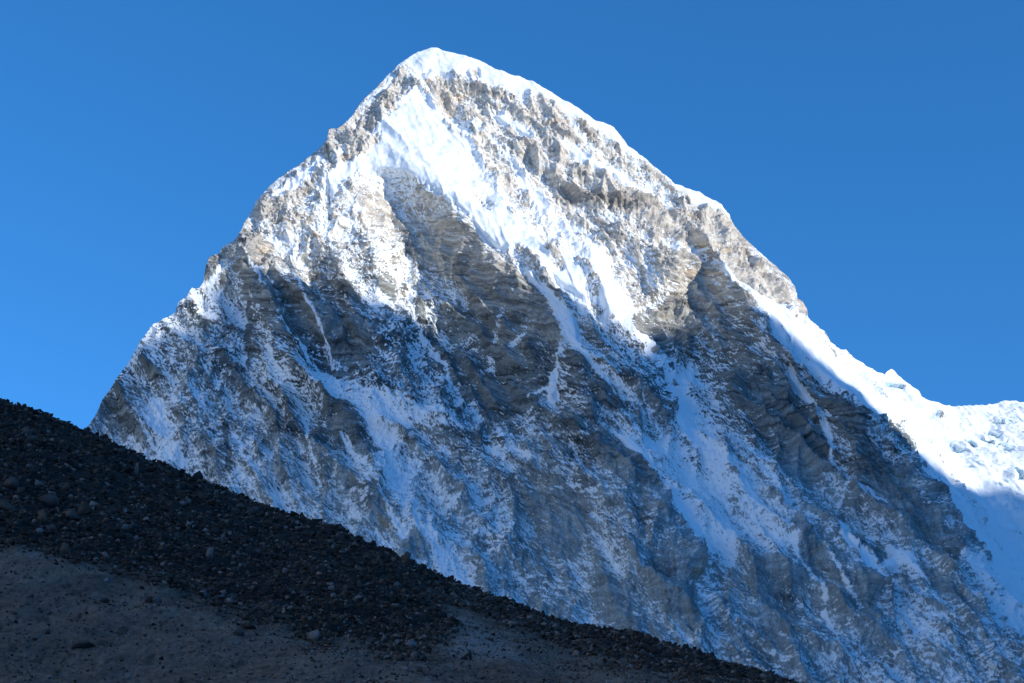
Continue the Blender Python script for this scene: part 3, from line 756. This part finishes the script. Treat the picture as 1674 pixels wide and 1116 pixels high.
# the glacier is its own sheet: the same surface, cut out along its margin
GLP = np.array([(1384, 560), (1400, 600), (1440, 640), (1490, 690), (1545, 755), (1600, 835), (1660, 925), (1740, 1030), (1900, 1260), (1900, 560)], float)
fpx = np.concatenate([np.repeat(PXG[:1], NB, 0), PXG], 0).ravel()[FA].mean(1)
fpy = np.concatenate([np.repeat(PYG[:1], NB, 0), PYG], 0).ravel()[FA].mean(1)
ing = np.zeros(len(FA), bool)
for (ax, ay), (bx, by) in zip(GLP, np.roll(GLP, -1, 0)):
    ing ^= ((ay > fpy) != (by > fpy)) & (fpx < (bx - ax) * (fpy - ay) / ((by - ay) if by != ay else 1e-9) + ax)
mat_m = mountain_material()


def sheet(name, mask, label, category):
    f = FA[mask]
    used, inv = np.unique(f.ravel(), return_inverse=True)
    me = new_mesh(name, CO.reshape(-1, 3)[used], inv.reshape(-1, 4))
    fattr(me, "snow", sn_all.ravel()[used])
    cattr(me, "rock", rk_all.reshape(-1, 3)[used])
    cattr(me, "snowcol", sc_all.reshape(-1, 3)[used])
    me.materials.append(mat_m)
    return link(name, me, label, category, kind="structure")


sheet("mountain", ~ing, "steep pyramid mountain of pale rock and snow with its top in the sun", "mountain")
sheet("glacier", ing, "sunlit snow saddle with broken ice right of the mountain", "glacier")
print("mountain built", round(time.perf_counter() - T0, 1))

# ------------------------------------------------------------------ the high ridge to the east, out of the picture: its shadow lies on the foot of the mountain
OCC_D = 6500.0
SH = np.array([math.sin(SUN_AZ), math.cos(SUN_AZ)]); SPERP = np.array([-SH[1], SH[0]])
if SPERP[1] < 0: SPERP = -SPERP
PROF = np.array([(-3200, 1000), (-1100, 1500), (-700, 2760), (0, 2850), (700, 2800), (1500, 3000), (2100, 3900), (2500, 4440), (2850, 4455), (2925, 4492), (2960, 4570), (3000, 4640), (3055, 4655), (3095, 4590), (3160, 4500), (3200, 4480), (3240, 4430), (3284, 4395), (3340, 4330), (3380, 4290), (3410, 4330),
                 (3440, 4170), (3460, 4120), (3480, 4020), (3530, 4050), (3606, 4150), (3640, 4120), (3700, 4120), (3770, 4150), (3815, 4040), (3850, 3800), (3900, 3570), (3950, 3540), (3985, 3475), (4010, 3445),
                 (4134, 3432), (4180, 3430), (4280, 3372), (4500, 3330), (5000, 2600), (6000, 1600), (8500, 1100)], float)
nw, nd = 900, 60
wl = np.linspace(-3000, 8500, nw)
prof = np.interp(wl, PROF[:, 0], PROF[:, 1]) - (9000.0 - OCC_D) * math.tan(SUN_EL)     # heights were laid out for a ridge 9 km off
dl = np.linspace(-1, 1, nd)
W, Dd = np.meshgrid(wl, dl)
wa = (W / 900).astype(F32); wb = (Dd * 3).astype(F32)
hh = prof[None, :] * (1 - np.abs(Dd) ** 0.9 * 1.05) + np.abs(Dd) * 500 * (ridged(wa, wb, 5, 201) - 0.5)
hh = hh + 12 * fbm(wa * 9, wb * 9, 3, 205)
dist = OCC_D + Dd * 2800
OX = SPERP[0] * W + SH[0] * dist; OY = SPERP[1] * W + SH[1] * dist
me = new_mesh("neighbouring_ridge", np.stack([OX, OY, hh], -1).reshape(-1, 3), grid_faces(nd, nw))
fattr(me, "snow", sstep(-0.1, 0.25, fbm(wa * 6, wb * 6, 4, 211)).ravel())
cattr(me, "rock", np.tile(np.array([0.24, 0.21, 0.18]), (nd * nw, 1)))
cattr(me, "snowcol", np.tile(np.array([0.885, 0.93, 0.945]), (nd * nw, 1)))
me.materials.append(mat_m)
link("neighbouring_ridge", me, "high snowy ridge east of the valley that shades the slopes", "ridge", kind="structure")

# ------------------------------------------------------------------ snow range added out of view, behind left, to bounce light into the shade
na, nd2 = 260, 50
A_, D_ = np.meshgrid(np.linspace(math.radians(200), math.radians(330), na), np.linspace(-1, 1, nd2))
aa = (A_ * 9).astype(F32); ab = (D_ * 2.2).astype(F32)
top_ = 3700 + 900 * fbm(aa[0] * 0.35, aa[0] * 0 + 0.3, 4, 221)
hz_ = top_[None, :] * (1 - np.abs(D_) ** 0.95) * np.minimum(1, 0.3 + 3 * (1 - np.abs(np.linspace(-1, 1, na)) ** 3)) + 700 * (ridged(aa * 1.3, ab, 5, 225) - 0.6) * (1 - np.abs(D_)) - 250
dd_ = 3900 + D_ * 2400
me = new_mesh("bounce_range", np.stack([dd_ * np.sin(A_), dd_ * np.cos(A_), hz_], -1).reshape(-1, 3), grid_faces(nd2, na))
fattr(me, "snow", sstep(-0.75, -0.3, fbm(aa * 5, ab * 5, 4, 231)).ravel())
cattr(me, "rock", np.tile(np.array([0.40, 0.35, 0.29]), (nd2 * na, 1)))
cattr(me, "snowcol", np.tile(np.array([0.885, 0.93, 0.945]), (nd2 * na, 1)))
me.materials.append(mat_m)
link("bounce_range", me, "added unseen snow range that bounces sunlight into the shade", "mountains", kind="structure")

# ------------------------------------------------------------------ the stony hill in front
CREST = np.array([(-420, 500), (-200, 572), (0, 651), (22, 659), (45, 666), (67, 673), (108, 691), (139, 702), (177, 715), (205, 733), (239, 748), (284, 761), (306, 773), (332, 782), (366, 796), (400, 811),
    (439, 827), (482, 840), (539, 857), (582, 875), (634, 900), (668, 912), (703, 931), (739, 945), (799, 969), (844, 983), (879, 998), (910, 1010), (934, 1018), (969, 1020), (1017, 1027), (1053, 1033),
    (1079, 1045), (1137, 1059), (1185, 1081), (1220, 1091), (1250, 1099), (1310, 1116), (1450, 1150), (1700, 1180), (2100, 1200)], float)


def dir_tan(px, py):
    """azimuth and tangent of the elevation of a picture direction"""
    u = (px - 837.0) / FPX; v = (558.0 - py) / FPX
    ry = math.cos(PITCH) - v * math.sin(PITCH); rz = math.sin(PITCH) + v * math.cos(PITCH)
    return np.arctan2(u, ry), rz / np.hypot(u, ry)


def to_px(X, Y, Z):
    d = Y * math.cos(PITCH) + Z * math.sin(PITCH)
    d = np.where(d > 0.1, d, 0.1)
    return 837 + FPX * X / d, 558 - FPX * (-Y * math.sin(PITCH) + Z * math.cos(PITCH)) / d


CREST[:, 1] += np.interp(CREST[:, 0], [0, 600, 1000, 1400], [2, 3, 5, 7])
caz, cel = dir_tan(CREST[:, 0], CREST[:, 1])
D2R = math.pi / 180
caz = np.concatenate([[-180 * D2R, -130 * D2R, -75 * D2R, -45 * D2R], caz, [45 * D2R, 90 * D2R, 180 * D2R]])
cel = np.concatenate([[-0.009, -0.009, 0.20, 0.26], cel, [-0.06, -0.05, -0.009]])
az = np.concatenate([np.linspace(-180, -26, 60, endpoint=False), np.linspace(-26, 25, 1150), np.linspace(25, 180, 61)[1:]]) * D2R
ctan = np.interp(az, caz, cel)
rc = np.interp(az, np.array([-180, -60, -20, -10, 0, 11, 30, 60, 180]) * D2R, np.array([120, 240, 262, 250, 226, 196, 150, 130, 120.]))
e_ = np.concatenate([np.linspace(-9, -1.2, 30, endpoint=False), np.linspace(-1.2, 1, 360)])
qrow = 0.30 / (1 - 0.70 * e_)
qrow = np.concatenate([[0.003, 0.01], qrow])
qbk = 1 + np.concatenate([np.linspace(0.004, 0.12, 24), np.linspace(0.14, 0.6, 12)])
qall = np.concatenate([qrow, qbk])
AZ, Q = np.meshgrid(az, qall)
RR = Q * rc[None, :]
zc = (ctan * rc)[None, :]
EYE = 1.7
S_ = np.clip((Q - 0.30) / 0.70, 0, None)
S_ = np.where(Q < 1, S_ ** 1.04, 1 - 0.62 * (Q - 1) - 1.4 * np.clip(Q - 1, 0, 0.12) ** 2 * 8)
HZ = -EYE + (zc + EYE) * S_ - np.clip(Q - 1, 0, None) * 60
HX = RR * np.sin(AZ); HY = RR * np.cos(AZ)
# where the slope is rubble and where it is trodden dust
RUB = [(-500, 380), (0, 600), (400, 760), (700, 890), (950, 980), (1320, 1090), (1330, 1140), (1120, 1112), (1080, 1098), (1020, 1078), (950, 1050), (900, 1032), (830, 1012), (775, 985), (700, 978), (720, 1012), (738, 1040), (700, 1062), (640, 1066), (590, 1052), (520, 1046), (470, 1012),
       (420, 1000), (330, 968), (250, 950), (180, 925), (110, 905), (55, 893), (0, 880), (-500, 800)]


def poly_sd(X, Y, poly):
    P = np.array(poly, float); ins = np.zeros(X.shape, bool); dm = np.full(X.shape, 1e9)
    for (ax, ay), (bx, by) in zip(P, np.roll(P, -1, 0)):
        ins ^= ((ay > Y) != (by > Y)) & (X < (bx - ax) * (Y - ay) / ((by - ay) if by != ay else 1e-9) + ax)
        t = np.clip(((X - ax) * (bx - ax) + (Y - ay) * (by - ay)) / ((bx - ax) ** 2 + (by - ay) ** 2 + 1e-9), 0, 1)
        dm = np.minimum(dm, np.hypot(X - ax - t * (bx - ax), Y - ay - t * (by - ay)))
    return np.where(ins, dm, -dm)


hpx, hpy = to_px(HX, HY, HZ)
xa = HX.astype(F32); ya = HY.astype(F32)
rs = poly_sd(hpx, hpy, RUB) + fbm(xa / 6, ya / 9, 5, 301, 0.6) * 44
rub = sstep(-42, 26, rs)
front = sstep(4, 12, RR)
inner = np.clip(1.002 - Q, 0, 1)
bump = fbm(xa / 16, ya / 16, 4, 305) * 0.75 * (0.35 + 0.65 * sstep(0.0, 0.05, inner)) + (ridged(xa / 9, ya / 26, 4, 307) * 0.35 + fbm(xa / 0.45, ya / 1.1, 3, 308, 0.6) * 0.10) * (1 - rub) + fbm(xa / 2.2, ya / 2.2, 4, 309) * (0.10 + 0.22 * rub)
w1, w2, wid, wex, wey = worley(xa / 1.5 + fbm(xa, ya, 2, 311) * 0.4, ya / 2.2, 8)
bump = bump + rub * (wid - 0.3) * 0.55 * sstep(0.02, 0.22, w2 - w1)
HZ = HZ + bump * front
hco = np.stack([HX, HY, HZ], -1)
nr_, nc_ = Q.shape
# on to the valley floor and the foot of the mountain
ext = []
for rr, zz in ((520, -60), (800, -150), (1500, -190), (2600, -190), (5000, -260), (12000, -300), (40000, -900)):
    ext.append(np.stack([rr * np.sin(az), rr * np.cos(az), zz + 0 * az + np.where((np.abs(az) > 1.2) & (rr < 2000), 40, 0)], -1))
hco_all = np.concatenate([hco, np.stack(ext)], 0)
me = new_mesh("hillside", hco_all.reshape(-1, 3), grid_faces(hco_all.shape[0], nc_))
pad_r = hco_all.shape[0] - nr_
# ground colour: brown dust with stones, frost in thin drifts, dark rubble soil, deepened to paint in shade between stones
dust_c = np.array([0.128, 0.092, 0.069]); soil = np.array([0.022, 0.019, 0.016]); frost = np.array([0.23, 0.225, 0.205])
hc = dust_c[None, None] * (1 + 0.35 * fbm(xa / 6, ya / 14, 4, 321) + 0.6 * fbm(xa / 1.7, ya / 1.9, 4, 325, 0.65) + 0.6 * fbm(xa / 0.6, ya / 0.8, 3, 327, 0.6))[..., None]
hc = hc * (1 - 0.5 * sstep(0.12, 0.38, fbm(xa / 1.3, ya / 3.4, 4, 329, 0.6)))[..., None]
gb = (sstep(-85, -35, rs) * 0.75 * sstep(-0.25, 0.25, fbm(xa / 4, ya / 7, 3, 343)))[..., None]
hc = hc * (1 - gb) + gb * np.array([0.165, 0.135, 0.102]) * (1 + 1.1 * fbm(xa / 0.7, ya / 1.3, 3, 345, 0.65))[..., None]
hc = np.clip(hc, 0.02, 1)
FR = [[(150, 900), (95, 905), (60, 897), (40, 905), (110, 920), (180, 945), (175, 930)],
      [(690, 1066), (740, 1050), (760, 1020), (720, 1000), (800, 1030), (860, 1080), (790, 1085), (700, 1072), (640, 1075)],
      [(1140, 1098), (1200, 1095), (1240, 1108), (1160, 1116)]]
fs = np.full(hpx.shape, -1e3)
for p in FR: fs = np.maximum(fs, poly_sd(hpx, hpy, p))
fr = 0.6 * sstep(-12, 8, fs + fbm(xa / 2.5, ya / 6, 4, 331) * 26) + 0.35 * sstep(0.25, 0.6, fbm(xa / 5, ya / 16, 5, 335, 0.6))
fr = np.clip(fr, 0, 0.75) * (1 - rub)
hc = hc * (1 - fr[..., None]) + frost * fr[..., None]
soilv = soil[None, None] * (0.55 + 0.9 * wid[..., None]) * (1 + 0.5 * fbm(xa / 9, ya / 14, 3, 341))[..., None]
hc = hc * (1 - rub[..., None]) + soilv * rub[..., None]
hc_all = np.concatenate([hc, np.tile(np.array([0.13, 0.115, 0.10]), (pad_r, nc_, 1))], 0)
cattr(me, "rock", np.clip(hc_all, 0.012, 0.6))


def ground_material(name, attr, bump_scale, dist):
    m = bpy.data.materials.new(name)
    nt, N, L, P = nodes_of(m)
    P.inputs["Roughness"].default_value = 0.95
    P.inputs["Specular IOR Level"].default_value = 0.1
    tc = N.new("ShaderNodeTexCoord")
    nz = N.new("ShaderNodeTexNoise"); nz.inputs["Scale"].default_value = bump_scale
    nz.inputs["Detail"].default_value = 5; nz.inputs["Roughness"].default_value = 0.65
    L.new(tc.outputs["Object"], nz.inputs["Vector"])
    mr = N.new("ShaderNodeMapRange")
    mr.inputs["From Min"].default_value = 0.3; mr.inputs["From Max"].default_value = 0.7
    mr.inputs["To Min"].default_value = 0.65; mr.inputs["To Max"].default_value = 1.35
    L.new(nz.outputs["Fac"], mr.inputs["Value"])
    sc = N.new("ShaderNodeVectorMath"); sc.operation = 'SCALE'
    L.new(mr.outputs[0], sc.inputs["Scale"])
    if isinstance(attr, str):
        at = N.new("ShaderNodeAttribute"); at.attribute_name = attr
        L.new(at.outputs["Color"], sc.inputs[0])
    else:
        sc.inputs[0].default_value = attr
    L.new(sc.outputs[0], P.inputs["Base Color"])
    bp = N.new("ShaderNodeBump"); bp.inputs["Distance"].default_value = dist; bp.inputs["Strength"].default_value = 0.6
    L.new(nz.outputs["Fac"], bp.inputs["Height"]); L.new(bp.outputs[0], P.inputs["Normal"])
    return m


me.materials.append(ground_material("stony_ground", "rock", 3.0, 0.08))
link("hillside", me, "dark stony hillside sloping down to the right in the foreground", "hillside", kind="structure")

# ------------------------------------------------------------------ stones
RNG = np.random.default_rng(7)


def rock_shape(seed, dims, npts=16, power=0.75, taper=0.0):
    """an angular block: the hull of scattered points, flattened on its faces"""
    r = np.random.default_rng(seed)
    p = r.normal(size=(npts, 3)); p /= np.linalg.norm(p, axis=1, keepdims=True)
    p = np.sign(p) * np.abs(p) ** power
    p *= (0.78 + 0.3 * r.random((npts, 1)))
    p *= np.array(dims) * 0.5 / np.abs(p).max(0)
    p[:, :2] *= (1 - taper * np.clip(p[:, 2:3] / (dims[2] * 0.5), -0.2, 1))
    p[:, 0] += 0.25 * taper * p[:, 2]
    bm = bmesh.new()
    for q_ in p: bm.verts.new(q_)
    res = bmesh.ops.convex_hull(bm, input=bm.verts)
    bmesh.ops.delete(bm, geom=[v for v in bm.verts if not v.link_faces], context='VERTS')
    bmesh.ops.triangulate(bm, faces=bm.faces)
    bm.verts.ensure_lookup_table(); bm.verts.index_update()
    co = np.array([v.co[:] for v in bm.verts]); fa = np.array([[v.index for v in f.verts] for f in bm.faces])
    bm.free()
    return co, fa


def rotm(r, tilt=0.5):
    e = Euler((r.normal() * tilt, r.normal() * tilt, r.random() * 6.283))
    return np.array(e.to_matrix())


UNIT = [rock_shape(500 + i, (1, 0.55 + 0.3 * (i % 2), [0.35, 0.6, 0.25, 0.8][i % 4]), 7 + (i % 3) * 2, 0.6, 0.35) for i in range(14)]
vis = (np.abs(hpx - 837) < 1130) & (hpy < 1150) & (Q <= 1.003) & (Q > 0.25)
vr, vc = np.where(vis)
pr = rub[vr, vc] * 1.0 + 0.60 + 0.6 * sstep(-70, -5, rs[vr, vc]) * (1 - rub[vr, vc])
# clumped
pr = pr * (0.5 + sstep(-0.3, 0.4, fbm(xa[vr, vc] / 7, ya[vr, vc] / 10, 3, 351)))
pr /= pr.sum()


def pick(n): return RNG.choice(len(vr), n, p=pr, replace=False)


# small rubble, past counting: one object
cos, fas, cols = [], [], []
off = 0
NS = 42000
sel = pick(NS)
crest_cols = RNG.integers(60, 1200, 900)
crow = len(qrow) - 1
slots = [(vr[k], vc[k], 0) for k in sel] + [(crow - int(RNG.integers(0, 5)), int(c), 1) for c in crest_cols]
for (i, j, cr_) in slots:
    co, fa = UNIT[int(RNG.integers(0, 14))]
    spx = 3.5 + 6.5 * RNG.random() ** 2 + (7 * RNG.random() ** 6)
    if cr_: spx = 3 + 4 * RNG.random() ** 2
    if rub[i, j] < 0.4: spx *= 0.30 + 0.5 * RNG.random() ** 3
    sz = spx * RR[i, j] / FPX
    R = rotm(RNG, 0.45)
    c = (co * sz) @ R.T + hco[i, j] + np.array([0, 0, sz * (0.12 + 0.1 * RNG.random())])
    cos.append(c); fas.append(fa + off); off += len(co)
    t = RNG.random()
    if rub[i, j] > 0.4:
        base = np.array([0.064, 0.049, 0.039]) * (0.25 + 1.3 * RNG.random())
        if t > 0.86: base = np.array([0.17, 0.14, 0.12]) * (0.7 + 0.8 * RNG.random())
        elif t > 0.80: base = np.array([0.12, 0.08, 0.055])
    else:
        base = np.array([0.085, 0.066, 0.056]) * (0.3 + 1.1 * RNG.random())
        if t > 0.85: base = np.array([0.22, 0.21, 0.20])
    cols.append(np.tile(base, (len(co), 1)))
me = new_mesh("rubble", np.concatenate(cos), np.concatenate(fas), smooth=False)
cattr(me, "rock", np.concatenate(cols))
me.materials.append(ground_material("rubble_stone", "rock", 5.0, 0.05))
link("rubble", me, "small broken stones strewn over the dark hillside", "rubble", kind="stuff")

STONE = {
    "dark": ground_material("dark_stone", (0.044, 0.036, 0.032), 2.2, 0.12),
    "grey": ground_material("grey_stone", (0.085, 0.074, 0.066), 2.2, 0.12),
    "brown": ground_material("brown_stone", (0.125, 0.088, 0.062), 2.2, 0.12),
    "pale": ground_material("pale_stone", (0.175, 0.16, 0.15), 2.2, 0.12),
}


def hill_at(px, py):
    """grid cell of the hillside seen nearest to a picture point"""
    a_, t_ = dir_tan(px, py)
    j = int(np.argmin(np.abs(az - a_)))
    rows = np.arange(len(qrow))
    col = HZ[rows, j] / RR[rows, j]
    ok = rows[(qrow > 0.2)]
    i = ok[int(np.argmin(np.abs(col[ok] - t_)))]
    return i, j


MESHC = {}


def boulder(name, px, py, w, h, mat, label, group=None, seed=0, tilt=0.12, ij=None, sunk=0.3):
    i, j = ij if ij else hill_at(px, py + h * 0.35)
    k = RR[i, j] / FPX
    key = (seed, mat, round(h / w, 1))
    if key not in MESHC:
        ratio = h / w
        co, fa = rock_shape(700 + seed, (1.0, 0.8, max(0.3, ratio * 1.25)), 11, 0.62, 0.42)
        m_ = new_mesh("boulder", co, fa, smooth=False)
        m_.materials.append(STONE[mat])
        MESHC[key] = m_
    o = link(name, MESHC[key], label, "boulder", group=group)
    sz = w * k
    o.scale = (sz, sz, sz)
    r = np.random.default_rng(int(px * 7 + py * 13 + seed))
    o.rotation_euler = (r.normal() * tilt, r.normal() * tilt, r.random() * 0.8 - 0.4)
    p = hco[i, j]
    o.location = (p[0], p[1], p[2] + h * k * (0.5 - sunk * 0.5))
    return o


SINGLE = [
    (324, 777, 16, 16, "dark", "dark upright block standing alone on the hill's skyline"),
    (78, 819, 31, 21, "grey", "big grey blocky boulder, largest on the left of the rubble"),
    (18, 790, 26, 17, "grey", "grey sloping boulder at the left picture edge above a brown slab"),
    (14, 827, 34, 16, "brown", "wide brown slab at the left picture edge"),
    (118, 840, 27, 15, "grey", "long grey slab lying against an upright brownish slab"),
    (134, 831, 10, 20, "brown", "upright brownish slab leaning beside a long grey slab"),
    (206, 835, 10, 12, "pale", "pale squarish stone in the middle of the dark rubble"),
    (308, 820, 8, 8, "pale", "small round pale stone below the skyline's upright block"),
    (223, 769, 6, 18, "pale", "thin pale slab standing on edge like a post"),
    (158, 770, 9, 11, "brown", "small brown pointed stone upper left in the rubble"),
    (104, 898, 17, 15, "brown", "rounded brown boulder at the lower left edge of the rubble"),
    (63, 869, 14, 8, "pale", "flat pale stone above the rounded brown boulder"),
    (268, 895, 21, 12, "grey", "low wide grey stone at the foot of the left rubble"),
    (344, 906, 11, 18, "pale", "pale upright stone with a pointed top in the lower rubble"),
    (363, 877, 6, 13, "pale", "slender pale stone tilted to the left in the rubble"),
    (417, 833, 27, 11, "grey", "long low grey slab just under the skyline"),
    (410, 884, 10, 9, "pale", "small pale block in the middle rubble below a long grey slab"),
    (332, 972, 17, 10, "pale", "pale three-cornered stone on the dust at the rubble's lower edge"),
    (375, 984, 12, 8, "pale", "pale flat stone right of the three-cornered one on the dust"),
    (498, 1012, 17, 10, "grey", "grey block at the rubble's edge above the pale wide boulder"),
    (405, 1025, 27, 8, "dark", "dark flat slab lying on the dust near the bottom"),
    (516, 1041, 31, 15, "pale", "wide pale boulder at the lowest tip of the left rubble"),
    (391, 1034, 16, 12, "grey", "grey stone beside the dark flat slab on the dust"),
    (762, 1071, 21, 14, "dark", "lone dark boulder on the frosted patch at the bottom centre"),
    (650, 1052, 12, 10, "pale", "pale block, left one of two at the foot of the middle rubble"),
    (673, 1053, 19, 11, "pale", "pale wedge, right one of two at the foot of the middle rubble"),
    (605, 1047, 13, 12, "grey", "grey squarish stone at the foot of the middle rubble"),
    (586, 979, 21, 7, "pale", "long flat pale stone in the middle rubble"),
    (563, 970, 9, 18, "grey", "grey stone on edge left of the long flat pale stone"),
    (685, 1037, 9, 15, "brown", "brown upright stone at the right tip of the middle rubble"),
    (685, 1094, 13, 9, "grey", "grey stone on the dust at the bottom edge, right of centre rubble"),
    (967, 1062, 5, 15, "pale", "thin pale upright stone on the right of the hill"),
    (257, 980, 13, 11, "pale", "pale rounded stone resting against a dark one on the dust"),
    (245, 981, 13, 9, "dark", "dark stone resting against a pale rounded one on the dust"),
    (171, 982, 15, 7, "dark", "low dark stone alone on the dust at the left"),
    (134, 1056, 36, 7, "dark", "long dark slab sunk in the dust at the bottom left"),
]
for n_, (px, py, w, h, mt, lab) in enumerate(SINGLE):
    boulder("boulder", px, py, w * 1.1, h * 1.15, mt, lab, seed=n_ + 61, tilt=0.06)

KINDS = [("dark", "dark angular boulder lying in the rubble of the hillside", "dark boulders in the rubble"),
         ("grey", "grey angular boulder lying in the rubble of the hillside", "grey boulders in the rubble"),
         ("brown", "brown angular boulder lying in the rubble of the hillside", "brown boulders in the rubble"),
         ("pale", "small pale angular boulder lying in the rubble of the hillside", "pale boulders in the rubble")]
selb = [k for k in pick(420) if rub[vr[k], vc[k]] > 0.6][:200]
for n_, k in enumerate(selb):
    i, j = vr[k], vc[k]
    t = RNG.random()
    mt, lab, grp = KINDS[0 if t < 0.56 else 1 if t < 0.80 else 2 if t < 0.9 else 3]
    w = 8 + 14 * RNG.random() ** 2.2
    if mt == "pale": w *= 0.65
    h = w * (0.45 + 0.5 * RNG.random())
    boulder("boulder", hpx[i, j], hpy[i, j], w, h, mt, lab, grp, seed=100 + n_ % 10, tilt=0.3, ij=(i, j))
for n_ in range(60):
    j = int(RNG.integers(420, 1050)); i = crow - int(RNG.integers(0, 3))
    if abs(hpx[i, j] - 837) > 840 or rub[i, j] < 0.4: continue
    w = 6 + 7 * RNG.random() ** 1.5; h = w * (0.5 + 0.6 * RNG.random())
    boulder("boulder", hpx[i, j], hpy[i, j], w, h, "dark", "dark angular stone breaking the hill's skyline", "stones along the skyline of the hill", seed=120 + n_ % 8, tilt=0.3, ij=(i, j), sunk=0.5)
print("done", round(time.perf_counter() - T0, 1), "objects", len(SC.objects))
